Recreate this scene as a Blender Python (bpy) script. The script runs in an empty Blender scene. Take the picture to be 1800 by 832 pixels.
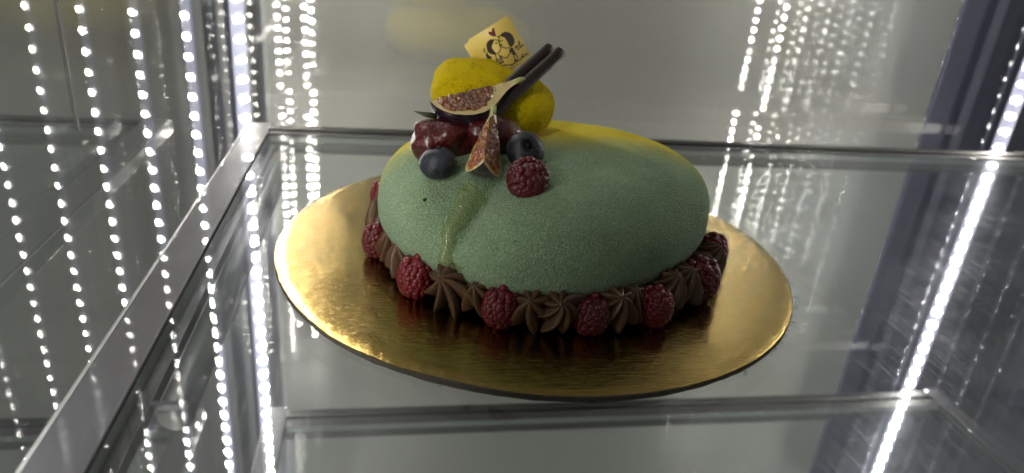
import bpy, bmesh, math, random
from mathutils import Vector, Matrix, noise
from mathutils.bvhtree import BVHTree
random.seed(7)
PI = math.pi
scene = bpy.context.scene
COL = scene.collection

# ------------------------------------------------------------------ camera
cam_d = bpy.data.cameras.new('camera')
cam = bpy.data.objects.new('camera', cam_d); COL.objects.link(cam)
Rt = Vector((0.9845, -0.1543, 0.0829)); Dn = Vector((0.0117, -0.4140, -0.9102)); Fw = Vector((0.1748, 0.8971, -0.4058))
M = Matrix((Rt, -Dn, -Fw)).transposed().to_4x4()
M.translation = Vector((-0.0831, -0.3610, 0.1664))
cam.matrix_world = M
cam_d.sensor_width = 36.0; cam_d.lens = 36.0 * 1251.9 / 1800.0
cam_d.clip_start = 0.01; cam_d.clip_end = 50
cam_d.dof.use_dof = True; cam_d.dof.focus_distance = 0.335; cam_d.dof.aperture_fstop = 7.5
scene.camera = cam

# ------------------------------------------------------------------ world, exposure
LED_POWER = (310.0, 405.0, 430.0)      # rear strips, front left, front right
w = bpy.data.worlds.new('World'); scene.world = w; w.use_nodes = True
w.node_tree.nodes['Background'].inputs[0].default_value = (0.92, 0.90, 0.80, 1)
w.node_tree.nodes['Background'].inputs[1].default_value = 0.10
vs = scene.view_settings
vs.view_transform = 'Standard'; vs.look = 'None'; vs.exposure = 0.20; vs.gamma = 1.0; vs.use_curve_mapping = False
scene.render.engine = 'CYCLES'
cy = scene.cycles
cy.use_denoising = True
cy.max_bounces = 16; cy.glossy_bounces = 10; cy.diffuse_bounces = 4; cy.transmission_bounces = 8; cy.transparent_max_bounces = 40
cy.caustics_reflective = False; cy.caustics_refractive = False
cy.sample_clamp_indirect = 150.0
cy.use_light_tree = True

# ------------------------------------------------------------------ helpers
def new_obj(name, me, parent=None, mats=()):
    o = bpy.data.objects.new(name, me); COL.objects.link(o)
    for m in mats:
        me.materials.append(m)
    if parent is not None: o.parent = parent
    return o
def pyd(name, v, f, mat, parent=None, smooth=True):
    me = bpy.data.meshes.new(name); me.from_pydata([tuple(p) for p in v], [], f)
    me.polygons.foreach_set('use_smooth', [smooth] * len(f)); me.update()
    return new_obj(name, me, parent, [mat] if mat else [])
def bmo(name, bm, mat, parent=None, smooth=True):
    me = bpy.data.meshes.new(name); bm.normal_update(); bm.to_mesh(me); bm.free()
    me.polygons.foreach_set('use_smooth', [smooth] * len(me.polygons))
    return new_obj(name, me, parent, [mat] if mat else [])
def tag(o, label, cat=None, group=None, kind=None):
    if label: o['label'] = label
    if cat: o['category'] = cat
    if group: o['group'] = group
    if kind: o['kind'] = kind
    return o
def empty(name, loc=(0, 0, 0)):
    o = bpy.data.objects.new(name, None); COL.objects.link(o); o.location = loc; o.empty_display_size = .01
    return o
def box_bm(x0, x1, y0, y1, z0, z1, bev=0.0, bm=None, seg=2):
    own = bm is None
    b = bmesh.new()
    bmesh.ops.create_cube(b, size=1.0)
    for v in b.verts:
        v.co = Vector((x0 + (v.co.x + .5) * (x1 - x0), y0 + (v.co.y + .5) * (y1 - y0), z0 + (v.co.z + .5) * (z1 - z0)))
    if bev > 0:
        bmesh.ops.bevel(b, geom=b.edges[:], offset=bev, segments=seg, affect='EDGES', profile=.6)
    if own: return b
    t = bpy.data.meshes.new('t'); b.to_mesh(t); b.free(); bm.from_mesh(t); bpy.data.meshes.remove(t)
def box(name, x0, x1, y0, y1, z0, z1, mat, parent=None, bev=0.0, smooth=False):
    return bmo(name, box_bm(x0, x1, y0, y1, z0, z1, bev), mat, parent, smooth)
def quad(name, p, mat, parent=None):
    return pyd(name, p, [(0, 1, 2, 3)], mat, parent, False)
def tube_pts(path, rads, n=10, cap=True):
    """rings along a path; returns verts, faces"""
    vs_, fs = [], []
    up = Vector((0, 0, 1)); N = len(path)
    prev = None
    for i, p in enumerate(path):
        a = path[max(i - 1, 0)]; b = path[min(i + 1, N - 1)]
        t = (Vector(b) - Vector(a)).normalized()
        if prev is None:
            u = t.cross(up)
            if u.length < 1e-4: u = t.cross(Vector((1, 0, 0)))
        else:
            u = prev - t * prev.dot(t)
        u.normalize(); prev = u; v = t.cross(u)
        r = rads[i] if hasattr(rads, '__len__') else rads
        for k in range(n):
            an = 2 * PI * k / n
            vs_.append(Vector(p) + (u * math.cos(an) + v * math.sin(an)) * r)
    for i in range(N - 1):
        for k in range(n):
            fs.append((i * n + k, i * n + (k + 1) % n, (i + 1) * n + (k + 1) % n, (i + 1) * n + k))
    if cap:
        fs.append(tuple(range(n - 1, -1, -1))); fs.append(tuple(range((N - 1) * n, N * n)))
    return vs_, fs
def join(parts):
    V, F = [], []
    for v, f in parts:
        o = len(V); V += list(v); F += [tuple(i + o for i in q) for q in f]
    return V, F
def sm(a, b, x):
    t = max(0.0, min(1.0, (x - a) / (b - a))); return t * t * (3 - 2 * t)

# ------------------------------------------------------------------ materials
class NT:
    def __init__(self, name):
        self.m = bpy.data.materials.new(name); self.m.use_nodes = True
        self.t = self.m.node_tree; self.t.nodes.clear()
        self.out = self.t.nodes.new('ShaderNodeOutputMaterial')
    def n(self, typ, **kw):
        nd = self.t.nodes.new('ShaderNode' + typ)
        for k, v in kw.items():
            if k.startswith('_'): setattr(nd, k[1:], v)
            else: self.set(nd.inputs[k.replace('__', ' ')], v)
        return nd
    def set(self, sock, v):
        if isinstance(v, bpy.types.NodeSocket): self.t.links.new(v, sock)
        else:
            if hasattr(sock.default_value, '__len__') and hasattr(v, '__len__') and len(v) == 3 and len(sock.default_value) == 4: v = (*v, 1)
            sock.default_value = v
    def coord(self, scale=(1, 1, 1), kind='Object', rot=(0, 0, 0)):
        c = self.n('TexCoord'); mp = self.n('Mapping')
        self.t.links.new(c.outputs[kind], mp.inputs['Vector'])
        mp.inputs['Scale'].default_value = scale; mp.inputs['Rotation'].default_value = rot
        return mp.outputs[0]
    def noise(self, vec, scale, detail=3, rough=.55):
        nd = self.n('TexNoise', Vector=vec, Scale=scale, Detail=detail, Roughness=rough); return nd.outputs['Fac']
    def voro(self, vec, scale, feat='F1'):
        nd = self.n('TexVoronoi', _feature=feat, Vector=vec, Scale=scale); return nd.outputs['Distance']
    def math(self, op, a, b=None, c=None, clamp=False):
        nd = self.n('Math', _operation=op); nd.use_clamp = clamp
        self.set(nd.inputs[0], a)
        if b is not None: self.set(nd.inputs[1], b)
        if c is not None: self.set(nd.inputs[2], c)
        return nd.outputs[0]
    def ramp(self, fac, stops, interp='LINEAR'):
        nd = self.n('ValToRGB'); nd.color_ramp.interpolation = interp
        el = nd.color_ramp.elements
        while len(el) < len(stops): el.new(.5)
        for e, (p, c) in zip(el, stops):
            e.position = p; e.color = (*c, 1) if len(c) == 3 else c
        self.set(nd.inputs[0], fac); return nd.outputs[0]
    def mix(self, fac, a, b):
        nd = self.n('Mix', _data_type='RGBA'); self.set(nd.inputs[0], fac); self.set(nd.inputs[6], a); self.set(nd.inputs[7], b); return nd.outputs[2]
    def bump(self, h, dist, strength=1.0, normal=None):
        nd = self.n('Bump', Height=h, Distance=dist, Strength=strength)
        if normal is not None: self.set(nd.inputs['Normal'], normal)
        return nd.outputs[0]
    def bsdf(self, **kw):
        b = self.n('BsdfPrincipled')
        for k, v in kw.items(): self.set(b.inputs[k.replace('__', ' ')], v)
        self.t.links.new(b.outputs[0], self.out.inputs[0]); return b
    def surf(self, s): self.t.links.new(s, self.out.inputs[0])

def thin_glass(name, r0, tint=(1, 1, 1), scratch=0.0, rough=0.0, boost=1.0, power=5.0, top=1.0):
    t = NT(name)
    g = t.n('NewGeometry')
    d = t.n('VectorMath', _operation='DOT_PRODUCT'); t.set(d.inputs[0], g.outputs['Incoming']); t.set(d.inputs[1], g.outputs['Normal'])
    c = t.math('ABSOLUTE', d.outputs['Value'])
    f = t.math('POWER', t.math('SUBTRACT', 1.0, c, clamp=True), power)
    f = t.math('MULTIPLY_ADD', f, (1 - r0), r0, clamp=True)
    if top < 1.0: f = t.math('MINIMUM', f, top)
    if boost != 1.0: f = t.math('MULTIPLY', f, boost, clamp=True)
    tr = t.n('BsdfTransparent', Color=tint)
    gl = t.n('BsdfGlossy', Color=(1, 1, 1), Roughness=rough)
    mx = t.n('MixShader'); t.set(mx.inputs[0], f); t.set(mx.inputs[1], tr.outputs[0]); t.set(mx.inputs[2], gl.outputs[0])
    res = mx.outputs[0]
    if scratch:
        # wiped and scratched top: fine directional scuffs that scatter a little light
        v1 = t.coord((1100, 40, 1), rot=(0, 0, .25)); v2 = t.coord((60, 900, 1), rot=(0, 0, -.5)); v3 = t.coord((1, 1, 1))
        s = t.math('MAXIMUM', t.ramp(t.noise(v1, 1, 2), [(.52, (0, 0, 0)), (.78, (1, 1, 1))]), t.ramp(t.noise(v2, 1, 2), [(.6, (0, 0, 0)), (.82, (1, 1, 1))]))
        patch = t.ramp(t.noise(v3, 14, 3), [(.35, (.15, .15, .15)), (.7, (1, 1, 1))])
        s = t.math('MULTIPLY', t.math('MULTIPLY_ADD', s, .8, .2), patch)
        dust = t.ramp(t.voro(t.coord((1, 1, 1)), 160), [(.03, (1, 1, 1)), (.06, (0, 0, 0))])
        s = t.math('MULTIPLY', s, scratch)
        g2 = t.n('BsdfAnisotropic', Color=(.82, .85, 1), Roughness=.32)  # bluish tint put into the scuffs for the blue-violet glow round the strip
        m2 = t.n('MixShader'); t.set(m2.inputs[0], s); t.set(m2.inputs[1], res); t.set(m2.inputs[2], g2.outputs[0])
        df = t.n('BsdfDiffuse', Color=(.7, .72, .75))
        m3 = t.n('MixShader'); t.set(m3.inputs[0], t.math('MULTIPLY', dust, .35)); t.set(m3.inputs[1], m2.outputs[0]); t.set(m3.inputs[2], df.outputs[0])
        res = m3.outputs[0]
    t.surf(res); return t.m

def plain(name, col, rough=.5, metal=0.0, spec=.5, var=.12, nscale=60, bump=0.0, **kw):
    t = NT(name)
    v = t.coord()
    n = t.noise(v, nscale, 4)
    c = t.mix(n, tuple(x * (1 - var) for x in col), tuple(min(1, x * (1 + var)) for x in col))
    a = dict(Base__Color=c, Roughness=rough, Metallic=metal, Specular__IOR__Level=spec)
    if bump: a['Normal'] = t.bump(t.noise(v, nscale * 4, 3), bump)
    for k, x in kw.items(): a[k] = x
    t.bsdf(**a); return t.m

M_PANE = thin_glass('side_glass', .05, (.95, .96, .96), power=3.2)
M_BACKPANE = thin_glass('back_glass', .125, (.96, .965, .96), power=3.5)
M_SHELFTOP = thin_glass('shelf_glass', .055, (.93, .95, .95), scratch=.11)
M_SHELFBOT = thin_glass('shelf_glass_under', .05, (.96, .97, .97))
M_EDGE = plain('glass_edge', (.30, .34, .33), .15)

M_TRIM = plain('pale_edge', (.26, .27, .28), .25)
M_TUBE = plain('grey_tube', (.075, .08, .08), .35)
def steel(name, col, rough, streak=(8, 900, 8), metal=1.0, bump=.00004, coat=0.0):
    t = NT(name)
    v = t.coord(streak); n = t.noise(v, 1, 4, .6)
    big = t.noise(t.coord(), 25, 3)
    c = t.mix(n, tuple(x * .8 for x in col), col)
    r = t.math('MULTIPLY_ADD', n, rough * .8, rough)
    r = t.math('MULTIPLY_ADD', big, rough, r)
    t.bsdf(Base__Color=c, Roughness=r, Metallic=metal, Normal=t.bump(n, bump), Coat__Weight=coat, Coat__Roughness=.015, Coat__IOR=2.0); return t.m
M_RAIL = steel('brushed_rail', (.085, .085, .10), .30, (900, 12, 900), metal=.4, bump=.000006, coat=1.0)
M_BAR = steel('rear_bar_steel', (.10, .10, .10), .22, (12, 900, 900))
M_DARKBAR = plain('near_black', (.03, .03, .032), .45)
M_POST = steel('blue_grey_post', (.22, .222, .31), .35, (600, 600, 8), metal=.6)
M_OUTL = plain('outer_panel_grey', (.43, .43, .455), .55, var=.15, nscale=8)
M_OUTR = steel('outer_panel_steel', (.25, .255, .40), .4, (300, 300, 6), metal=.4)
M_CEIL = plain('ceiling_grey', (.25, .25, .25), .5)

def back_mat():
    t = NT('back_sheet')
    v = t.coord((260, 1, 3)); n = t.noise(v, 1, 3)
    c = t.mix(n, (.66, .665, .63), (.72, .725, .69))
    t.bsdf(Base__Color=c, Roughness=.38, Metallic=.2, Specular__IOR__Level=.5); return t.m
M_BACK = back_mat()

def led_mats():
    L = []
    for p in LED_POWER:
        t = NT('led_light'); e = t.n('Emission', Color=(1.0, .965, .86), Strength=p); t.surf(e.outputs[0]); L.append(t.m)
    s = NT('led_glow_sleeve'); b = s.bsdf(Base__Color=(.55, .56, .62), Roughness=.4)
    s.set(b.inputs['Emission Color'], (.66, .70, 1.0)); s.set(b.inputs['Emission Strength'], .40)  # faint bluish glow added to the sleeve to imitate bloom around the strips
    return L, s.m
M_LED, M_SLEEVE = led_mats()

# ------------------------------------------------------------------ display case
case = tag(empty('display_case', (0, 0, -.60)), 'glass sided pastry display cabinet with vertical white light strips in its corners', 'display case')
def cpart(o):
    o.parent = case; o.matrix_parent_inverse = Matrix.Translation((0, 0, .60)); return o
Z0, Z1 = -.60, .56
YF, YB = -.25, .345
XL, XR = -.225, .573
for k in range(5):  # outermost panes are added, only to multiply the strips' reflections
    cpart(quad('side_pane', [(XL - .0195 * k, YF, Z0), (XL - .0195 * k, YB, Z0), (XL - .0195 * k, YB, Z1), (XL - .0195 * k, YF, Z1)], M_PANE))
    cpart(quad('side_pane', [(XR + .0195 * k, YF, Z0), (XR + .0195 * k, YB, Z0), (XR + .0195 * k, YB, Z1), (XR + .0195 * k, YF, Z1)], M_PANE))
cpart(box('outer_panel', -.335, -.325, YF, .2345, Z0, Z1, M_OUTL))
cpart(box('panel_seam', -.334, -.3262, .2347, .2383, Z0, Z1, M_DARKBAR))
cpart(box('outer_panel', -.335, -.325, .2385, YB + .03, Z0, Z1, M_OUTL))
cpart(box('outer_panel', .680, .690, YF, YB + .03, Z0, Z1, M_OUTR))
cpart(quad('back_pane', [(XL, .284, Z0), (XR, .284, Z0), (XR, .284, Z1), (XL, .284, Z1)], M_BACKPANE))
cpart(quad('back_pane', [(XL - .08, .330, Z0), (XR + .08, .330, Z0), (XR + .08, .330, Z1), (XL - .08, .330, Z1)], M_BACKPANE))
cpart(box('back_panel', -.218, .520, .350, .356, Z0, Z1, M_BACK))
cpart(box('back_post', -.320, -.2185, .346, .362, Z0, Z1, M_POST, bev=.002))
cpart(box('back_post', .5205, .675, .346, .362, Z0, Z1, M_POST, bev=.002))
cpart(box('ceiling_panel', -.335, .69, YF, .37, Z1 + .002, Z1 + .012, M_CEIL))
cpart(box('floor_panel', -.335, .69, YF, .37, Z0 - .012, Z0 - .002, M_CEIL))

cpart(box('glass_joint', -.2246, -.2242, -.0124, -.0100, .060, Z1, M_DARKBAR))

# led strips: one per corner
led_me = {}
def led_strip(x, y, nx, ny, kind=0, z0=-.585, z1=.55):
    """a strip of chips facing along (nx, ny)"""
    n = Vector((nx, ny, 0)).normalized(); s = Vector((-n.y, n.x, 0))
    rot = Matrix((s, n, Vector((0, 0, 1)))).transposed().to_4x4()
    o = bmo('led_strip', box_bm(-.0065, .0065, -.0025, 0, z0, z1, .0008), M_SLEEVE, None, False)
    o.matrix_world = Matrix.Translation((x, y, 0)) @ rot
    o.parent = case; o.matrix_parent_inverse = Matrix.Translation((0, 0, .60))
    if kind not in led_me:
        N_ = 14; LV = []
        for yy, f_ in ((.0003, 1.0), (.0012, .98), (.0016, .86)):
            LV += [(.0042 * f_ * math.cos(2 * PI * q / N_), yy, (.0027) * f_ * math.sin(2 * PI * q / N_)) for q in range(N_)]
        LF = [(j * N_ + q, (j + 1) * N_ + q, (j + 1) * N_ + (q + 1) % N_, j * N_ + (q + 1) % N_) for j in range(2) for q in range(N_)] + [tuple(range(3 * N_ - 1, 2 * N_ - 1, -1))]
        me = bpy.data.meshes.new('led'); me.from_pydata(LV, [], LF); me.update(); me.materials.append(M_SLEEVE); me.materials.append(M_LED[kind])
        me.polygons.foreach_set('material_index', [1 if len(p.vertices) > 4 else 0 for p in me.polygons])   # the chip's face is the lamp; its sides take the added sleeve glow
        led_me[kind] = me
    z = z0 + .008
    while z < z1 - .004:
        l = bpy.data.objects.new('led', led_me[kind]); COL.objects.link(l); l.parent = o; l.location = (0, 0, z); z += .01667
led_strip(-.2045, .273, .70, -.71)
led_strip(.553, .273, -.69, -.72)
led_strip(-.205, -.205, -.33, .92, 1)
led_strip(.553, -.195, .5, .86, 2)

# ------------------------------------------------------------------ glass shelves
def shelf(label, z, group, tube=True):
    """glass pane on a steel frame; z is the glass top"""
    root = tag(empty('glass_shelf', (0, 0, z)), label, 'shelf', group)
    x0, x1, y0, y1 = -.1745, .534, -.235, .2055
    t = .006
    V = [(x0, y0, 0), (x1, y0, 0), (x1, y1, 0), (x0, y1, 0), (x0, y0, -t), (x1, y0, -t), (x1, y1, -t), (x0, y1, -t)]
    p = pyd('pane', V, [(0, 1, 2, 3), (7, 6, 5, 4), (0, 4, 5, 1), (1, 5, 6, 2), (2, 6, 7, 3), (3, 7, 4, 0)], None, root, False)
    for m in (M_SHELFTOP, M_SHELFBOT, M_EDGE): p.data.materials.append(m)
    p.data.polygons.foreach_set('material_index', [0, 1, 2, 2, 2, 2])
    box('side_rail', -.1945, -.1757, -.24, .236, -.011, .0004, M_RAIL, root, .0008)
    box('rail_edge', -.1963, -.1948, -.24, .236, -.010, -.0004, M_TRIM, root, .0003)  # pale strip added so that it reflects as light lines in the side panes
    box('side_rail', .5352, .554, -.24, .236, -.011, .0004, M_RAIL, root, .0008)
    box('rear_bar', -.1755, .535, .2215, .2315, -.012, .0002, M_BAR, root, .0008)
    box('rear_gasket', -.1755, .535, .2065, .2190, -.016, -.0012, M_DARKBAR, root, .0006)
    if tube: box('rear_trim', -.1755, .535, .2030, .2062, .0003, .0012, M_RAIL, root, .0004)
    if tube:
        box('rail_gap_shade', -.1750, -.1690, -.235, .2, -.0130, -.0066, M_DARKBAR, root, .0004)  # black strip standing in for the shade of the gap beside the rail
        path = [(-.1615, -.125, -.0140), (-.1615, .200, -.0140)]
        v, f = tube_pts(path, .0068, 20); pyd('support_tube', v, f, M_TUBE, root)
        box('bracket', -.1755, -.1560, -.1275, -.1250, -.0095, -.0066, M_RAIL, root, .0004)
    return root
shelf('upper glass shelf in a steel frame carrying the gold cake board', -.0035, 'glass shelves', True)
shelf('lower glass shelf with empty steel frame seen through the upper one', -.292, 'glass shelves', False)

# ------------------------------------------------------------------ cake board
def foil():
    t = NT('gold_foil')
    v = t.coord((60, 900, 1), rot=(0, 0, .35)); st = t.noise(v, 1, 3, .6)
    v2 = t.coord(); wr = t.noise(v2, 120, 4, .6); lg = t.noise(v2, 22, 3)
    c = t.mix(lg, (.40, .27, .075), (.49, .35, .12))
    h = t.math('ADD', t.math('MULTIPLY_ADD', st, .4, t.math('MULTIPLY', wr, .8)), t.math('MULTIPLY', t.noise(v2, 48, 4, .65), .9))
    r = t.math('MULTIPLY_ADD', lg, .09, .11)
    t.bsdf(Base__Color=c, Metallic=1.0, Roughness=r, Normal=t.bump(h, .00050)); return t.m
M_FOIL = foil()
M_CARD = plain('dark_cardboard', (.07, .06, .045), .9, nscale=500, var=.5, bump=.0003)
M_FOILRIM = plain('gold_rim', (.75, .58, .25), .25, metal=1.0)
board = tag(empty('cake_board', (0, -.0030, -.0035)), 'round gold foil cake board with frayed dark cardboard edge under the green cake', 'cake board')
def lathe(prof, n, name, mat, parent, wob=None):
    V, F = [], []
    for i, (r, z) in enumerate(prof):
        for k in range(n):
            a = 2 * PI * k / n
            rr = r + (wob(a, i) if wob else 0)
            V.append((rr * math.cos(a), rr * math.sin(a), z))
    for i in range(len(prof) - 1):
        for k in range(n):
            F.append((i * n + k, i * n + (k + 1) % n, (i + 1) * n + (k + 1) % n, (i + 1) * n + k))
    F.append(tuple(range(n - 1, -1, -1)) if prof[0][0] > 0 else tuple(range(n)))
    if prof[-1][0] > 1e-6: F.append(tuple((len(prof) - 1) * n + k for k in range(n)))
    return pyd(name, V, F, mat, parent)
def bw(a, i): return .0004 * noise.noise((math.cos(a) * 30, math.sin(a) * 30, i * 3.0)) + .0012 * noise.noise((math.cos(a) * 2, math.sin(a) * 2, 5))
o = lathe([(.1385, .0000), (.1400, .0003), (.1402, .0026), (.1398, .0029)], 360, 'cardboard_edge', M_CARD, board, bw)
V, F = [], []
NR, NA = 40, 200
for i in range(NR + 1):
    rr = .1399 * i / NR
    for k in range(NA):
        a = 2 * PI * k / NA
        x, y = rr * math.cos(a), rr * math.sin(a)
        e = bw(a, 3) if i == NR else 0
        z = .0034 + .00025 * noise.noise((x * 25, y * 25, 0)) - (.0005 if i == NR else 0)
        V.append((x + e * math.cos(a), y + e * math.sin(a), z))
for i in range(NR):
    for k in range(NA):
        F.append((i * NA + k, i * NA + (k + 1) % NA, (i + 1) * NA + (k + 1) % NA, (i + 1) * NA + k))
pyd('foil_top', V, F, M_FOIL, board)
# frayed paper fibres round the edge
fib = []
for i in range(60):
    a = random.choice([random.uniform(-1.2, .2), random.uniform(0, 2 * PI)])
    r = .140; L = random.uniform(.001, .004) * (1.6 if i < 6 else 1)
    p0 = Vector((r * math.cos(a), r * math.sin(a), random.uniform(.0008, .0026)))
    d = Vector((math.cos(a), math.sin(a), random.uniform(-.3, .2))); s_ = Vector((-math.sin(a), math.cos(a), 0)) * random.uniform(-1, 1)
    fib.append(tube_pts([p0, p0 + d * L * .5 + s_ * L * .3, p0 + d * L * .8 + s_ * L], .00012, 4))
v, f = join(fib); tag(pyd('fibres', v, f, M_CARD, board), None, kind='stuff')

# ------------------------------------------------------------------ mousse cake
CX, CY, H, ZB = .0079, .0001, .0622, .0244
CO = [.0892, -.0057, -.0059, .0023, .0030, .0022, .0017]
CLEFT = math.radians(-129.0)
def crad(t):
    return CO[0] + sum(CO[2 * k - 1] * math.cos(k * t) + CO[2 * k] * math.sin(k * t) for k in (1, 2, 3))
def cake_mat(name, yellow_only=False):
    t = NT(name)
    v = t.coord()
    fine = t.noise(v, 1500, 2, .6); mid = t.noise(v, 520, 3, .6); big = t.noise(v, 26, 3)
    bl = t.math('SUBTRACT', 1.0, t.voro(v, 1150)); bl2 = t.math('SUBTRACT', 1.0, t.voro(v, 640))
    if yellow_only:
        pore = t.ramp(t.noise(v, 330, 3, .6), [(.28, (0, 0, 0)), (.40, (1, 1, 1))])
        c = t.mix(big, (.86, .62, .003), (.96, .76, .006))
        c = t.mix(pore, (.68, .50, .006), c)
        c = t.mix(t.math('MULTIPLY', fine, .5), c, (.45, .30, .004))
        h = t.math('MULTIPLY_ADD', mid, 1.2, t.math('MULTIPLY_ADD', pore, .9, fine))
        n = t.bump(h, .0016)
    else:
        sep = t.n('SeparateXYZ', Vector=v)
        g = t.mix(big, (.160, .320, .145), (.260, .395, .230))
        g = t.mix(t.ramp(fine, [(.42, (0, 0, 0)), (.72, (1, 1, 1))]), g, (.37, .45, .32))
        g = t.mix(t.math('MULTIPLY', t.ramp(t.voro(v, 780), [(.18, (1, 1, 1)), (.42, (0, 0, 0))]), .70), g, (.50, .56, .44))
        g = t.mix(t.math('MULTIPLY', t.ramp(t.noise(v, 950, 2), [(.30, (1, 1, 1)), (.48, (0, 0, 0))]), .45), g, (.12, .21, .10))
        # yellow mist sprayed over the far shoulder
        m = t.math('MULTIPLY_ADD', sep.outputs['X'], .07, sep.outputs['Y'])
        m = t.math('ADD', m, t.math('MULTIPLY', t.math('SUBTRACT', big, .5), .018))
        m = t.math('ADD', m, t.math('MULTIPLY', t.math('SUBTRACT', mid, .5), .022))
        m = t.ramp(t.math('MULTIPLY_ADD', m, 10.0, .5), [(.27, (0, 0, 0)), (.45, (.35, .35, .35)), (.63, (1, 1, 1))])
        g = t.mix(m, g, (.74, .60, .008))
        spk = t.ramp(t.voro(v, 95), [(.035, (1, 1, 1)), (.06, (0, 0, 0))])
        g = t.mix(t.math('MULTIPLY', spk, .35), g, (.50, .48, .06))
        c = g
        patch = t.ramp(t.noise(v, 34, 2), [(.35, (.35, .35, .35)), (.65, (1, 1, 1))])
        h = t.math('MULTIPLY', t.math('MULTIPLY_ADD', bl, .8, t.math('MULTIPLY_ADD', bl2, .25, t.math('MULTIPLY', fine, .8))), patch)
        n = t.bump(h, .00115)
    t.bsdf(Base__Color=c, Roughness=.95, Specular__IOR__Level=.15, Normal=n, Sheen__Weight=0.0 if yellow_only else .12, Sheen__Roughness=.6)
    return t.m
M_CAKE = cake_mat('velvet_green')
M_YEL = cake_mat('velvet_yellow', True)
M_HOLE = plain('pore_shade', (.012, .02, .012), 1.0)

def cake_surface(t, s, zn):
    """base superellipse before the cleft"""
    r = crad(t) * s
    return Vector((CX + r * math.cos(t), CY + r * math.sin(t), zn))
NT_, NP = 288, 110
V, F = [], []
prof = []
for j in range(NP + 1):
    u = j / NP
    if u < .22:
        q = 1 - u / .22; s = 1 - .34 * q ** 2.4; z = ZB - ZB * q
    else:
        a = (u - .22) / .78 * PI / 2
        e = 2 / 2.9
        s = max(math.cos(a), 0) ** e; z = ZB + (H - ZB) * math.sin(a) ** e
    prof.append((s, z))
cdir = Vector((math.cos(CLEFT), math.sin(CLEFT)))
for (s, z) in prof:
    for k in range(NT_):
        t = 2 * PI * k / NT_
        p = cake_surface(t, s, z)
        q = Vector((p.x - CX, p.y - CY)); al = q.dot(cdir); pe = q.x * cdir.y - q.y * cdir.x
        # cleft: a valley between two lobes running from the middle to the rim
        w_ = .0034 + .005 * sm(.075, .03, al)
        g = math.exp(-(pe / w_) ** 2) * sm(.040, .085, al)
        g2 = math.exp(-(pe / .022) ** 2) * sm(.040, .090, al)
        dn = (.0035 * g + .0070 * g2) * sm(.0, .030, z)
        p.z -= dn * sm(.02, .05, z) * 1.2
        rr = (.0020 * g + .0030 * g2) * sm(.0, .02, z)
        p.x -= cdir.x * rr; p.y -= cdir.y * rr
        # shallow saucer where the fruit sits
        if z > ZB: p.z -= .0035 * math.exp(-((p.x + .012) ** 2 + (p.y - .002) ** 2) / .040 ** 2)
        p.z += .00035 * noise.noise(p * 60) * sm(0, .02, z)
        V.append(p)
for j in range(NP):
    for k in range(NT_):
        F.append((j * NT_ + k, j * NT_ + (k + 1) % NT_, (j + 1) * NT_ + (k + 1) % NT_, (j + 1) * NT_ + k))
F.append(tuple(range(NT_ - 1, -1, -1)))
cake = empty('mousse_cake', (0, 0, 0))
tag(cake, 'large green velvet sprayed heart mousse cake with yellow misted far side on gold board', 'cake')
pyd('cake_body', V, F, M_CAKE, cake)
BV = BVHTree.FromPolygons([tuple(p) for p in V], F)
def onto(p, lift=0.0):
    loc, nrm, i, d = BV.find_nearest(Vector(p))
    if nrm.dot(loc - Vector((CX, CY, .03))) < 0: nrm = -nrm
    return loc + nrm * lift, nrm
# pore holes in the spray: near-black blobs give the shade inside them
for P, r in (((-.0659, -.0530, .0461), .0010), ((-.053, -.066, .046), .0003), ((-.0285, -.0885, .041), .0004)):
    c, n = onto(P, .0001)
    bm = bmesh.new(); bmesh.ops.create_icosphere(bm, subdivisions=2, radius=r)
    for v in bm.verts: v.co = Vector((v.co.x, v.co.y, v.co.z * .35)) * (1 + .25 * noise.noise(v.co * 2000))
    o = bmo('hole_shade', bm, M_HOLE, cake); o.matrix_world = Matrix.Translation(c) @ n.to_track_quat('Z', 'Y').to_matrix().to_4x4()

# glaze drip running down the cleft
def glaze_mat(name, tint):
    t = NT(name)
    tr = t.n('BsdfTransparent', Color=tint); df = t.n('BsdfDiffuse', Color=(.40, .52, .18)); gl = t.n('BsdfGlossy', Color=(1, 1, 1), Roughness=.10)
    a = t.n('MixShader'); t.set(a.inputs[0], .20); t.set(a.inputs[1], tr.outputs[0]); t.set(a.inputs[2], df.outputs[0])
    b = t.n('MixShader'); t.set(b.inputs[0], .11); t.set(b.inputs[1], a.outputs[0]); t.set(b.inputs[2], gl.outputs[0])
    t.surf(b.outputs[0]); return t.m
M_GLAZE = glaze_mat('clear_glaze', (.95, .97, .82))
dpath = [(-.0335, -.0555, .0570), (-.0365, -.0585, .0555), (-.0401, -.0616, .0525), (-.0451, -.0664, .0485), (-.0499, -.0717, .0430), (-.0523, -.0769, .0378), (-.0539, -.0806, .0327), (-.0551, -.0831, .0278), (-.0555, -.0847, .0242)]
dw = [.0075, .0088, .0074, .0050, .0035, .0030, .0031, .0038, .0034]
dh = [.0014, .0018, .0019, .0021, .0023, .0024, .0026, .0034, .0030]
def cr(P, t):
    i = min(int(t), len(P) - 2); f_ = t - i
    p0, p1, p2, p3 = P[max(i - 1, 0)], P[i], P[i + 1], P[min(i + 2, len(P) - 1)]
    return .5 * ((2 * p1) + (p2 - p0) * f_ + (2 * p0 - 5 * p1 + 4 * p2 - p3) * f_ ** 2 + (3 * p1 - p0 - 3 * p2 + p3) * f_ ** 3)
V, F = [], []; NS, NC = 64, 15
dv = [Vector(p) + Vector((-.0046, .0002, -.0032)) for p in dpath]
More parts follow.
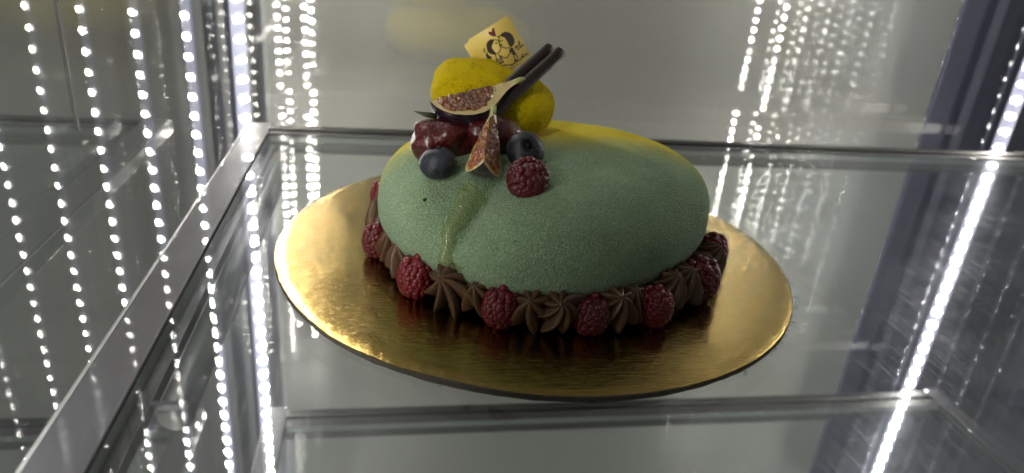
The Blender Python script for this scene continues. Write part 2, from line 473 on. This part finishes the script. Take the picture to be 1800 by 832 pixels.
for i in range(NS + 1):
    t = i / NS * (len(dv) - 1.0001)
    p = cr(dv, t); p2 = cr(dv, min(t + .05, len(dv) - 1.0001)); p1 = cr(dv, max(t - .05, 0))
    tg = (p2 - p1).normalized(); c, n = onto(p); sd = tg.cross(n).normalized()
    wd = cr(dw, t); hh = cr(dh, t)
    e = 1 - i / NS
    rd = math.sqrt(max(0, 1 - max(0, (i - (NS - 8)) / 8) ** 2)); rs = math.sqrt(max(.0, 1 - max(0, (5 - i) / 5) ** 2))
    wd *= max(rd * rs, .02)
    for k in range(NC):
        x = -1 + 2 * k / (NC - 1)
        we = wd * (1 + .22 * noise.noise((t * 1.7, x * .4, 3)))
        q = c + sd * (we * x)
        V.append(q + n * (hh * max(rd * rs, .02) * max(0, 1 - x * x) ** .55 - .0004 - .0011 * x * x * (wd / .005) ** 2 + .00015 * noise.noise(q * 260)))
for i in range(NS):
    for k in range(NC - 1):
        F.append((i * NC + k, i * NC + k + 1, (i + 1) * NC + k + 1, (i + 1) * NC + k))
pyd('glaze_drip', V, F, M_GLAZE, cake)

# ------------------------------------------------------------------ small yellow mousse
def blob(name, c, ax, rx, ry, rz, mat, parent=None, e=2.4, amp=.0, fs=60, nu=96, nv=60, dent=None):
    """superellipsoid with its long axis along ax (unit), as one mesh in local space"""
    V, F = [], []
    def se(x, p): return math.copysign(abs(x) ** p, x)
    for j in range(nv + 1):
        ph = -PI / 2 + PI * j / nv
        for k in range(nu):
            th = 2 * PI * k / nu
            q = Vector((se(math.cos(ph), 2 / e) * se(math.cos(th), 2 / e), se(math.cos(ph), 2 / e) * se(math.sin(th), 2 / e), se(math.sin(ph), 2 / e)))
            p = Vector((q.x * rx, q.y * ry, q.z * rz))
            if dent: p = dent(p)
            if amp: p += q.normalized() * amp * noise.noise((p + Vector(c)) * fs)
            V.append(p)
    for j in range(nv):
        for k in range(nu):
            F.append((j * nu + k, j * nu + (k + 1) % nu, (j + 1) * nu + (k + 1) % nu, (j + 1) * nu + k))
    o = pyd(name, V, F, mat, parent)
    x = Vector(ax).normalized(); z0 = Vector((0, -.25, 1)); y = z0.cross(x).normalized(); z = x.cross(y)
    o.matrix_world = Matrix.Translation(c) @ Matrix((x, y, z)).transposed().to_4x4()
    return o
def ydent(p):
    # two rounded lobes with a shallow valley between them
    g = math.exp(-((p.x - .010) / .010) ** 2)
    p.z -= .0020 * g * (1 if p.z > 0 else .2)
    p.z += .0010 * math.cos(p.x / .0344 * 1.5) if p.z > 0 else 0
    return p
yl = blob('small_mousse', (-.0262, .0225, .0762), (.96, -.10, -.20), .0345, .0215, .0162, M_YEL, None, 2.5, .0016, 110, dent=ydent)
tag(yl, 'small rounded yellow velvet mousse on top of the green cake behind the fruit', 'mousse')

# ------------------------------------------------------------------ raspberries
def rasp_mat():
    t = NT('raspberry_skin')
    v = t.coord(); n = t.noise(v, 180, 3); f = t.noise(v, 1400, 2)
    n = t.math('MULTIPLY_ADD', t.math('SUBTRACT', t.n('ObjectInfo').outputs['Random'], .5), .8, n, clamp=True)
    c = t.mix(n, (.085, .003, .009), (.19, .009, .019))
    t.bsdf(Base__Color=c, Roughness=t.math('MULTIPLY_ADD', f, .25, .28), Specular__IOR__Level=.5, Subsurface__Weight=.25, Subsurface__Radius=(.004, .0006, .0006), Subsurface__Scale=.6,
           Normal=t.bump(f, .00008)); return t.m
M_RASP = rasp_mat()
M_RHAIR = plain('raspberry_hair', (.25, .06, .04), .6)
def raspberry_mesh(seed, R=.0076, Ht=.0200):
    rnd = random.Random(seed)
    bm = bmesh.new()
    bmesh.ops.create_uvsphere(bm, u_segments=24, v_segments=16, radius=1.0)
    for v in bm.verts:
        z = v.co.z; s = 1.0 if z < 0 else 1 - .22 * z
        v.co = Vector((v.co.x * R * .97 * s, v.co.y * R * .97 * s, Ht * .5 + z * Ht * .45))
    rows = 11
    for j in range(rows):
        tz = (j + .35) / rows
        z = Ht * (.06 + .86 * tz)
        u = (z - Ht * .5) / (Ht * .5)
        rr = R * .94 * math.sqrt(max(0, 1 - abs(u) ** 2.6)) * (1.0 if u < 0 else 1 - .20 * u)
        n = max(5, int(2 * PI * rr / .00275))
        if j == rows - 1: n = 4
        for k in range(n):
            a = 2 * PI * (k + .5 * (j % 2)) / n + rnd.uniform(-.1, .1)
            r_ = .00178 * rnd.uniform(.9, 1.12)
            c = Vector((rr * math.cos(a), rr * math.sin(a), z + rnd.uniform(-.0003, .0003)))
            r0 = bmesh.ops.create_icosphere(bm, subdivisions=2, radius=r_, matrix=Matrix.Translation(c))
            nn = (c - Vector((0, 0, Ht * .45))).normalized()
            for v in r0['verts']:
                d = (v.co - c)
                v.co = c + d - nn * d.dot(nn) * .22
    t_ = [Vector((0, 0, Ht * .95))]
    bmesh.ops.create_icosphere(bm, subdivisions=2, radius=.0019, matrix=Matrix.Translation(t_[0]))
    me = bpy.data.meshes.new('raspberry'); bm.to_mesh(me); bm.free()
    me.polygons.foreach_set('use_smooth', [True] * len(me.polygons)); me.materials.append(M_RASP); return me
RM = [raspberry_mesh(i) for i in range(3)]
def rasp(loc, rx, ry, rz, sc, label, k, group=None):
    o = bpy.data.objects.new('raspberry', RM[k % 3]); COL.objects.link(o)
    o.location = loc; o.rotation_euler = (rx, ry, rz); o.scale = sc if hasattr(sc, '__len__') else (sc,) * 3
    return tag(o, label, 'raspberry', group)
GR = 'raspberries round the foot of the cake'
ring = [
 (157.5, .099, 1.0, 'raspberry at the far left of the ring, partly hidden behind the green cake'),
 (191.0, .0965, 1.0, 'raspberry on the left side of the cake beside folded chocolate cream'),
 (218.0, .0985, 1.05, 'raspberry left of the glaze drip, just left of the full chocolate star'),
 (245.5, .0970, 1.02, 'broad raspberry at the front, first one to the right of the glaze drip'),
 (269.5, .0965, 1.02, 'dark raspberry at the front centre between two chocolate cream stars'),
 (289.5, .0945, .98, 'dark raspberry in the shaded front right beside wavy chocolate cream'),
 (315.0, .0915, 1.12, 'tall raspberry at the right side standing clear against the gold foil'),
 (343.0, .0930, 1.0, 'raspberry at the far right of the ring, half hidden behind another raspberry')]
for i, (a, r, s, lab) in enumerate(ring):
    t = math.radians(a)
    rasp((CX + r * math.cos(t), CY + r * math.sin(t), -.0002), -.12 * math.sin(t), .12 * math.cos(t), random.uniform(0, 6), (s * random.uniform(.96, 1.10), s * random.uniform(.96, 1.10), s * random.uniform(.92, 1.08)), lab, i, GR)
o = rasp((-.0197, -.0600, .0600), 0, 0, 0, 1.0, 'raspberry on top of the green cake in front of a blueberry', 1)
ax = Vector((.10, -.55, .80)).normalized()
o.matrix_world = Matrix.Translation(Vector((-.0197, -.0612, .0602)) - ax * .0095) @ ax.to_track_quat('Z', 'Y').to_matrix().to_4x4() @ Matrix.Diagonal((1.16, 1.16, .93, 1))

# ------------------------------------------------------------------ blueberries
def blue_mat():
    t = NT('blueberry_skin')
    v = t.coord(); n = t.noise(v, 140, 4, .65); f = t.noise(v, 900, 3)
    bloom = t.ramp(n, [(.40, (.007, .008, .013)), (.66, (.058, .066, .088))])
    c = t.mix(t.math('MULTIPLY', f, .4), bloom, (.015, .017, .03))
    t.bsdf(Base__Color=c, Roughness=t.math('MULTIPLY_ADD', n, .3, .35), Specular__IOR__Level=.4, Normal=t.bump(f, .00005)); return t.m
M_BLUE = blue_mat(); M_CAL = plain('blueberry_calyx', (.012, .012, .018), .7)
def blueberry(c, ax, R, label):
    root = empty('blueberry', c); tag(root, label, 'blueberry', 'blueberries on the cake')
    bm = bmesh.new(); bmesh.ops.create_uvsphere(bm, u_segments=48, v_segments=32, radius=R)
    for v in bm.verts:
        z = v.co.z / R; rr = math.hypot(v.co.x, v.co.y) / R
        v.co.z *= .86
        if z > .5: v.co.z -= R * .26 * sm(.42, .12, rr)
        v.co *= 1 + .02 * noise.noise(v.co * 90)
    a = bmo('berry_skin', bm, M_BLUE, root)
    # star shaped crown
    V, F = [], []
    n = 5
    for k in range(n * 4):
        an = 2 * PI * k / (n * 4)
        out = [.46, .36, .26, .36][k % 4]
        V.append((R * .20 * math.cos(an), R * .20 * math.sin(an), R * .66))
        V.append((R * .34 * math.cos(an), R * .34 * math.sin(an), R * .80))
        V.append((R * out * math.cos(an), R * out * math.sin(an), R * (.80 if k % 4 else .84)))
    m = n * 4
    for k in range(m):
        a0, b0 = k * 3, ((k + 1) % m) * 3
        F += [(a0, b0, b0 + 1, a0 + 1), (a0 + 1, b0 + 1, b0 + 2, a0 + 2)]
    F.append(tuple(k * 3 for k in range(m)))
    pyd('crown', V, F, M_CAL, root)
    root.matrix_world = Matrix.Translation(c) @ Vector(ax).to_track_quat('Z', 'Y').to_matrix().to_4x4()
blueberry((-.0590, -.0391, .0585), (-.15, .20, .95), .0090, 'blueberry on the left of the fig wedge, below the glazed strawberry')
blueberry((-.0171, -.0360, .0650), (.05, -.75, .65), .0094, 'blueberry showing its star crown, behind the raspberry on top')

# ------------------------------------------------------------------ figs
def fig_pulp(stops, dark):
    t = NT('fig_pulp'); v = t.coord()
    n = t.noise(v, 260, 4, .65); vo = t.voro(v, 520); f = t.noise(v, 1200, 2)
    c = t.ramp(n, stops)
    sd = t.ramp(vo, [(.10, (1, 1, 1)), (.24, (0, 0, 0))])
    c = t.mix(t.ramp(t.noise(v, 75, 2), [(.40, (0, 0, 0)), (.62, (1, 1, 1))]), c, t.mix(dark, c, (.075, .020, .012)))
    c = t.mix(t.math('MULTIPLY', sd, .4), c, (.45, .27, .09))
    h = t.math('MULTIPLY_ADD', vo, -1.0, t.math('MULTIPLY', n, 1.5))
    t.bsdf(Base__Color=c, Roughness=.22, Specular__IOR__Level=.5, Coat__Weight=.55, Coat__Roughness=.10, Normal=t.bump(h, .0014)); return t.m
def fig_mats():
    pulp = fig_pulp([(.30, (.06, .014, .010)), (.48, (.25, .070, .018)), (.62, (.42, .16, .032)), (.8, (.55, .32, .08))], .5)
    t = NT('fig_rind'); v = t.coord(); n = t.noise(v, 300, 3)
    c = t.mix(n, (.60, .46, .20), (.72, .60, .30))
    t.bsdf(Base__Color=c, Roughness=.35, Coat__Weight=.4, Coat__Roughness=.1, Normal=t.bump(n, .0003)); rind = t.m
    t = NT('fig_skin'); v = t.coord((1, 1, 1)); n = t.noise(v, 120, 4)
    c = t.mix(n, (.008, .006, .012), (.035, .016, .030))
    t.bsdf(Base__Color=c, Roughness=.25, Coat__Weight=.9, Coat__Roughness=.05, Normal=t.bump(t.noise(v, 500, 3), .0003)); skin = t.m
    return pulp, rind, skin
M_PULP, M_RIND, M_SKIN = fig_mats()
M_PULP_WARM = fig_pulp([(.30, (.09, .016, .006)), (.46, (.36, .095, .016)), (.60, (.58, .22, .035)), (.8, (.72, .42, .10))], .35)
M_STEM = plain('fig_stem', (.42, .46, .18), .5, nscale=200, var=.3)
TP = [(0, 0), (.02, .34), (.06, .56), (.13, .77), (.22, .92), (.32, .99), (.40, 1), (.50, .93), (.60, .78), (.70, .58), (.80, .38), (.88, .25), (.95, .19), (1, .14)]
TP2 = [(0, 0), (.02, .46), (.06, .74), (.12, .93), (.20, 1), (.30, .95), (.50, .74), (.70, .49), (.85, .29), (.95, .17), (1, .12)]
curT = TP
def fprof(t):
    for (a, x), (b, y) in zip(curT, curT[1:]):
        if t <= b: return x + (y - x) * (t - a) / (b - a)
    return curT[-1][1]
def fprofs(t): return (fprof(max(t - .02, 0)) + 2 * fprof(t) + fprof(min(t + .02, 1))) / 4 if t > .03 else fprof(t)
def fig(A, B, e1, e2, Rm, label, bend=Vector((0, 0, 0)), pe=.74, tmax=.75, pulp=None):
    A, B = Vector(A), Vector(B); ax = (B - A).normalized()
    es = []
    for e in (e1, e2):
        e = Vector(e); e = (e - ax * e.dot(ax)).normalized(); es.append(e)
    ang = es[0].angle(es[1]); perp = (es[1] - es[0] * es[0].dot(es[1])).normalized()
    root = empty('fig_wedge', A); tag(root, label, 'fig', 'fig wedges on the cake')
    def P(t, e, s):
        return (B - A) * t + e * (Rm * fprofs(t) * s) + bend * (max(0, t - .6) / .4) ** 2
    N, S = 64, 22
    ts = [(i / N) ** 1.25 for i in range(N + 1)]
    mid = (es[0] + es[1]).normalized()
    nrm = [ (es[0].cross(ax)).normalized(), (es[1].cross(ax)).normalized()]
    rv, pv = [], []
    for fi, e in enumerate(es):
        n = nrm[fi]
        if n.dot(mid) > 0: n = -n
        V, F = [], []
        for t in ts:
            for j in range(S + 1):
                s = j / S
                V.append(P(t, e, s) + n * (.0003 * noise.noise((P(t, e, s) + A) * 260)))
        for i in range(N):
            for j in range(S):
                q = (i * (S + 1) + j, i * (S + 1) + j + 1, (i + 1) * (S + 1) + j + 1, (i + 1) * (S + 1) + j)
                F.append(q)
        rv.append((V, F))
        V, F = [], []
        N2, S2 = 80, 40
        for i in range(N2 + 1):
            t = .05 + (tmax - .05) * i / N2
            for j in range(S2 + 1):
                s = j / S2
                edge = min(1, (1 - s) * 9) * min(1, (i / N2) * 10) * min(1, (1 - i / N2) * 7)
                lim = pe * (1 - .55 * max(0, (t - tmax + .25) / .25)) * (1 + .10 * noise.noise((P(t, e, .7) + A) * 380))
                p = P(t, e, s * lim)
                lump = .0007 * noise.noise((p + A) * 420) + .0005 * noise.noise((p + A) * 900)
                V.append(p + n * ((.0007 + lump) * edge - .00035 * (1 - edge)))
        for i in range(N2):
            for j in range(S2):
                F.append((i * (S2 + 1) + j, i * (S2 + 1) + j + 1, (i + 1) * (S2 + 1) + j + 1, (i + 1) * (S2 + 1) + j))
        pv.append((V, F))
    v, f = join(rv); pyd('rind', v, f, M_RIND, root)
    for v, f in pv: pyd('pulp', v, f, pulp or M_PULP, root)
    V, F = [], []; K = 20
    for t in ts:
        for k in range(K + 1):
            a = ang * k / K
            e = es[0] * math.cos(a) + perp * math.sin(a)
            V.append(P(t, e, 1.0 + .03 * math.sin(PI * k / K)))
    for i in range(N):
        for k in range(K):
            F.append((i * (K + 1) + k, i * (K + 1) + k + 1, (i + 1) * (K + 1) + k + 1, (i + 1) * (K + 1) + k))
    pyd('skin', V, F, M_SKIN, root)
    # stem end
    p0 = P(.93, mid, .5); p1 = P(1.0, mid, .5); d = (p1 - p0).normalized()
    v, f = tube_pts([p0, p1, p1 + d * .0025 + Vector((0, 0, -.0003))], [Rm * .10, Rm * .09, Rm * .06], 12)
    pyd('stem', v, f, M_STEM, root)
    return root
# lying wedge: cut face towards the viewer
fig((-.0625, -.0125, .0815), (-.0175, .0050, .0900), (.10, -.93, -.36), (.1, -.05, -.99), .0185, 'large fig wedge lying on its side against the yellow mousse', Vector((.002, 0, .0015)), pe=.84)
curT = TP2
# standing wedge: ridge up, faces sloping down to both sides
fig((-.0401, -.0580, .0656), (-.0325, -.0263, .0829), (-.54, .20, -.82), (.50, .12, -.86), .0160, 'small fig wedge propped upright with its stem tip up between the blueberries', pe=.88, tmax=.90, pulp=M_PULP_WARM)

# ------------------------------------------------------------------ glazed strawberries
def straw_mat():
    t = NT('glazed_strawberry'); v = t.coord()
    n = t.noise(v, 130, 4); vo = t.voro(v, 330)
    c = t.mix(n, (.040, .003, .004), (.11, .007, .009))
    sd = t.ramp(vo, [(.07, (1, 1, 1)), (.13, (0, 0, 0))])
    c = t.mix(t.math('MULTIPLY', sd, .5), c, (.26, .08, .04))
    t.bsdf(Base__Color=c, Roughness=.3, Coat__Weight=.55, Coat__Roughness=.08, Subsurface__Weight=.2, Subsurface__Radius=(.004, .0006, .0005), Subsurface__Scale=.5,
           Normal=t.bump(t.math('MULTIPLY_ADD', t.noise(v, 320, 2), 1.0, t.math('MULTIPLY', t.math('MINIMUM', vo, .3), 1.5)), .0011)); return t.m
M_STRAW = straw_mat(); M_LEAF = plain('strawberry_leaf', (.03, .04, .015), .6)
s1 = empty('strawberry', (-.0585, -.0150, .064)); tag(s1, 'glossy glazed strawberry under the large fig wedge with a dry leaf tip', 'strawberry', 'glazed strawberries on the cake')
o = blob('berry', (-.0560, -.0165, .0632), (.98, .05, .10), .0150, .0105, .0108, M_STRAW, None, 2.6, .0030, 130)
o.parent = s1; o.matrix_parent_inverse = Matrix.Translation(s1.location).inverted()
v, f = tube_pts([(-.0590, -.0140, .0745), (-.0640, -.0150, .0752), (-.0700, -.0140, .0764)], [.0016, .0013, .0002], 6)
lf = pyd('leaf', v, f, M_LEAF, None); lf.parent = s1; lf.matrix_parent_inverse = Matrix.Translation(s1.location).inverted()
o = blob('strawberry', (-.0300, -.0135, .0655), (.97, .12, -.10), .0165, .0120, .0100, M_STRAW, None, 2.5, .0012, 80)
tag(o, 'glazed strawberry mostly hidden behind the upright fig wedge', 'strawberry', 'glazed strawberries on the cake')

# ------------------------------------------------------------------ chocolate sticks
def choc(name, col, rough, bump=.0002, sc=300):
    t = NT(name); v = t.coord(); n = t.noise(v, sc, 3)
    c = t.mix(n, tuple(x * .75 for x in col), tuple(x * 1.25 for x in col))
    t.bsdf(Base__Color=c, Roughness=rough, Specular__IOR__Level=.45, Normal=t.bump(n, bump)); return t.m
M_DCH = choc('dark_chocolate', (.022, .013, .011), .42)
def stick(A, B, r, label):
    A, B = Vector(A), Vector(B); root = empty('chocolate_stick', A); tag(root, label, 'chocolate stick', 'chocolate sticks on the cake')
    N = 14; d = (B - A); pts = [d * (i / N) for i in range(N + 1)]
    rr = [r * (1 + .03 * noise.noise((i * .7, r * 1e4, 0))) for i in range(N + 1)]; 
    pts = pts + [d * 1.0 + d.normalized() * .0006]; rr = rr + [r * .82]
    v, f = tube_pts(pts, rr, 24, cap=True)
    pyd('rolled_shell', v, f, M_DCH, root)
    # rolled end: spiral lip on the tip
    dn = d.normalized(); u = dn.cross(Vector((0, 0, 1))).normalized(); w2 = dn.cross(u)
    pts = [d + dn * .0006 + (u * math.cos(a) + w2 * math.sin(a)) * r * (.75 - a * .035) for a in [i * .35 for i in range(40)]]
    v, f = tube_pts(pts, r * .12, 6); pyd('rolled_lip', v, f, M_DCH, root)
stick((-.0350, -.0110, .0715), (.0088, .0216, .1030), .0033, 'dark chocolate stick in front of its twin, its rounded tip highest on the right')
stick((-.0400, -.0055, .0725), (.0040, .0272, .1036), .0034, 'dark chocolate stick behind its twin, touching the picture plaque')

# ------------------------------------------------------------------ white chocolate plaques
M_WCH = plain('white_chocolate', (.80, .60, .14), .42, nscale=150, var=.06, Subsurface__Weight=.1, Subsurface__Radius=(.003, .002, .001), Subsurface__Scale=.5)
M_INK = plain('brown_ink', (.030, .012, .008), .6); M_RED = plain('red_ink', (.16, .008, .020), .6)
pL, pT, pB = Vector((-.0399, .0390, .1038)), Vector((-.0181, .0434, .1179)), Vector((-.0270, .0265, .0849))
U = pT - pL; Wd = pB - pL
nP = U.cross(Wd).normalized()
if nP.dot(Vector((0, -1, 0))) < 0: nP = -nP
def slab(off, du, dvv, name, parent):
    bm = bmesh.new()
    c = [pL + U * du + Wd * dvv, pT + U * du + Wd * dvv, pT + Wd + U * du + Wd * dvv, pB + U * du + Wd * dvv]
    T = .0020
    fr = [bm.verts.new(x + nP * off) for x in c]; bk = [bm.verts.new(x + nP * (off - T)) for x in c]
    bm.faces.new(fr); bm.faces.new(bk[::-1])
    for i in range(4): bm.faces.new((fr[i], bk[i], bk[(i + 1) % 4], fr[(i + 1) % 4]))
    bmesh.ops.recalc_face_normals(bm, faces=bm.faces[:])
    bmesh.ops.bevel(bm, geom=bm.edges[:], offset=.0004, segments=3, affect='EDGES')
    return bmo(name, bm, M_WCH, parent)
pq = empty('chocolate_plaque', (0, 0, 0)); tag(pq, 'square white chocolate plaque printed with a kissing couple and red heart', 'plaque')
slab(0, 0, 0, 'plate', pq)
pq2 = slab(-.0024, .06, -.0, 'chocolate_plaque', None)
pq2.data.transform(Matrix.Translation(-U * .16 + Wd * .02 + Vector((0, .0004, 0))))
tag(pq2, 'plain white chocolate square hidden behind the printed plaque, only its upper edge showing', 'plaque')
# print: drawn in the plate's own square, coordinates of a 1456 x 832 sketch
Lz, Tz, Bz = Vector((155, 365)), Vector((640, 55)), Vector((460, 880))
def duv(x, y):
    a, b = Tz - Lz, Bz - Lz; d = Vector((x, y)) - Lz; det = a.x * b.y - a.y * b.x
    return (d.x * b.y - d.y * b.x) / det, (a.x * d.y - a.y * d.x) / det
def pp(x, y, z=.00008):
    u, v = duv(x, y); return pL + U * u + Wd * v + nP * z
def stroke(pts, wd=.00028):
    P = [pp(*p) for p in pts]; V, F = [], []
    for i, p in enumerate(P):
        t = (P[min(i + 1, len(P) - 1)] - P[max(i - 1, 0)]).normalized(); s = t.cross(nP)
        V += [p + s * wd, p - s * wd]
    for i in range(len(P) - 1): F.append((2 * i, 2 * i + 1, 2 * i + 3, 2 * i + 2))
    return V, F
def fill(pts): 
    V = [pp(*p, z=.00006) for p in pts]; c = sum(V, Vector()) / len(V)
    return V + [c], [(i, (i + 1) % len(V), len(V)) for i in range(len(V))]
ink = []
ink.append(fill([(395, 480), (385, 430), (405, 385), (440, 362), (485, 365), (462, 390), (452, 435), (460, 485), (482, 525), (520, 552), (500, 562), (440, 548), (405, 520)]))
ink.append(fill([(395, 520), (415, 556), (460, 588), (442, 618), (402, 605), (382, 565)]))
ink.append(fill([(548, 318), (575, 285), (620, 268), (670, 280), (710, 318), (732, 370), (735, 410), (718, 445), (690, 466), (665, 440), (645, 392), (612, 345), (580, 318)]))
ink.append(fill([(690, 470), (715, 475), (762, 560), (728, 575), (670, 505)]))
ink.append(fill([(735, 625), (770, 620), (790, 640), (740, 650)]))
for s in ([(485, 365), (525, 375), (548, 405), (550, 440)], [(550, 440), (568, 470), (555, 515), (525, 552)], [(498, 418), (512, 412), (525, 402)],
          [(545, 320), (540, 365), (550, 400), (556, 435), (588, 463), (630, 478), (684, 470)], [(555, 380), (572, 384), (590, 372)], [(565, 425), (575, 432), (588, 428)],
          [(515, 320), (528, 335), (548, 318)], [(365, 470), (355, 510), (385, 505), (360, 530)],
          [(505, 562), (528, 690)], [(540, 560), (575, 600), (608, 650), (528, 695)], [(520, 620), (580, 605)], [(524, 645), (592, 625)], [(526, 668), (602, 645)],
          [(560, 570), (600, 595), (645, 600), (685, 540), (675, 505)], [(728, 575), (745, 625)], [(762, 560), (778, 615)],
          [(700, 700), (760, 650), (830, 605), (905, 545)], [(838, 548), (842, 590)], [(820, 580), (838, 592)], [(870, 555), (872, 572)], [(590, 695), (640, 690), (720, 690)],
          # two lines of tiny handwriting: Just / Love
          [(738, 470), (750, 452), (752, 478), (738, 482)], [(752, 455), (757, 470), (766, 450), (772, 462)], [(778, 440), (772, 448), (784, 456), (776, 462)], [(788, 388), (800, 450)], [(780, 425), (802, 405)],
          [(768, 468), (782, 502), (800, 490)], [(795, 468), (806, 478), (810, 462), (796, 466)], [(808, 458), (818, 470), (818, 448)], [(822, 455), (834, 445), (826, 440), (826, 460), (844, 430)]):
    ink.append(stroke(s))
v, f = join(ink); o = pyd('printed_couple', v, f, M_INK, pq, False)
v, f = fill([(465, 212), (482, 235), (490, 270), (500, 300), (505, 328), (470, 325), (435, 312), (410, 288), (412, 262), (440, 270), (450, 262), (450, 232)])
pyd('printed_heart', v, f, M_RED, pq, False)

# ------------------------------------------------------------------ chocolate cream rosettes
M_CREAM = choc('chocolate_cream', (.115, .062, .034), .32, .0001, 500)
def rosette_mesh(seed, n=8, R=.0118, Hh=.0135, twist=.55):
    rnd = random.Random(seed); V, F = [], []; NA, NZ = n * 12, 22; rl = [rnd.uniform(.84, 1.10) for _ in range(n)]
    for j in range(NZ + 1):
        u = j / NZ
        env = R * (1 - u ** 1.7) ** .75 * (.82 + .18 * min(1, u * 6)) + .0003
        for k in range(NA):
            a = 2 * PI * k / NA
            ph = (a * n / (2 * PI)) % 1.0; rdg = abs(2 * ph - 1) ** .75
            dep = .62 * (1 - .2 * u)
            kr = int(a * n / (2 * PI) + .5) % n
            r = env * (1 - dep * (1 - rdg)) * rl[kr] * (1 + .05 * noise.noise((math.cos(a) * 2 + seed, math.sin(a) * 2, u * 2)))
            aa = a + twist * u ** 1.3
            V.append((r * math.cos(aa), r * math.sin(aa), Hh * u + .0010 * rdg * (1 - u) + .0009 * noise.noise((r * 300 * math.cos(aa), r * 300 * math.sin(aa), seed)) * (1 - u)))
    for j in range(NZ):
        for k in range(NA):
            F.append((j * NA + k, j * NA + (k + 1) % NA, (j + 1) * NA + (k + 1) % NA, (j + 1) * NA + k))
    F.append(tuple(range(NA - 1, -1, -1)))
    me = bpy.data.meshes.new('cream_star'); me.from_pydata(V, [], F); me.polygons.foreach_set('use_smooth', [True] * len(F)); me.update(); me.materials.append(M_CREAM); return me
CM = [rosette_mesh(1), rosette_mesh(2, 7, .0112, .0140, -.35), rosette_mesh(3, 8, .0118, .0145, .9)]
GC = 'piped chocolate cream stars round the cake'
stars = [
 (174, .094, 0, 1.0, .35, 'folded chocolate cream star between the two leftmost raspberries'),
 (201, .093, 2, 1.0, .3, 'folded chocolate cream star right behind the left side raspberry'),
 (209, .094, 1, .95, .35, 'folded chocolate cream star touching the raspberry left of the drip'),
 (230.5, .0955, 0, 1.15, .62, 'full eight ridged chocolate cream star below the glaze drip'),
 (238.5, .095, 1, .85, .5, 'small chocolate cream star tucked against the broad front raspberry'),
 (253.5, .0955, 1, 1.0, .62, 'chocolate cream star just right of the broad front raspberry'),
 (261, .0955, 2, 1.0, .62, 'chocolate cream star just left of the dark front centre raspberry'),
 (277, .0935, 0, 1.0, .5, 'shaded chocolate cream star just right of the dark front centre raspberry'),
 (282.5, .0915, 1, .9, .4, 'shaded chocolate cream star just left of the front right raspberry'),
 (298, .0905, 2, 1.0, .3, 'wavy chocolate cream star just right of the front right raspberry'),
 (306, .0900, 0, 1.0, .3, 'wavy chocolate cream star just left of the tall right side raspberry'),
 (183, .0925, 1, .8, .3, 'small chocolate cream star above the left side raspberry'),
 (322, .0885, 0, .9, .35, 'chocolate cream star directly behind the tall right side raspberry'),
 (330, .0915, 2, .9, .3, 'chocolate cream star between the two rightmost raspberries')]
for (a, r, k, s, tl, lab) in stars:
    t = math.radians(a); o = bpy.data.objects.new('cream_star', CM[k]); COL.objects.link(o)
    out = Vector((math.cos(t), math.sin(t), 0))
    axv = (out * math.sin(tl * 1.5) + Vector((0, 0, 1)) * math.cos(tl * 1.5)).normalized()
    base = Vector((CX + (r - .0048) * math.cos(t), CY + (r - .0048) * math.sin(t), .0055 + .004 * tl))
    o.matrix_world = Matrix.Translation(base) @ axv.to_track_quat('Z', 'Y').to_matrix().to_4x4() @ Matrix.Rotation(random.uniform(0, 1), 4, 'Z') @ Matrix.Scale(s * 1.20, 4)
    tag(o, lab, 'cream star', GC)
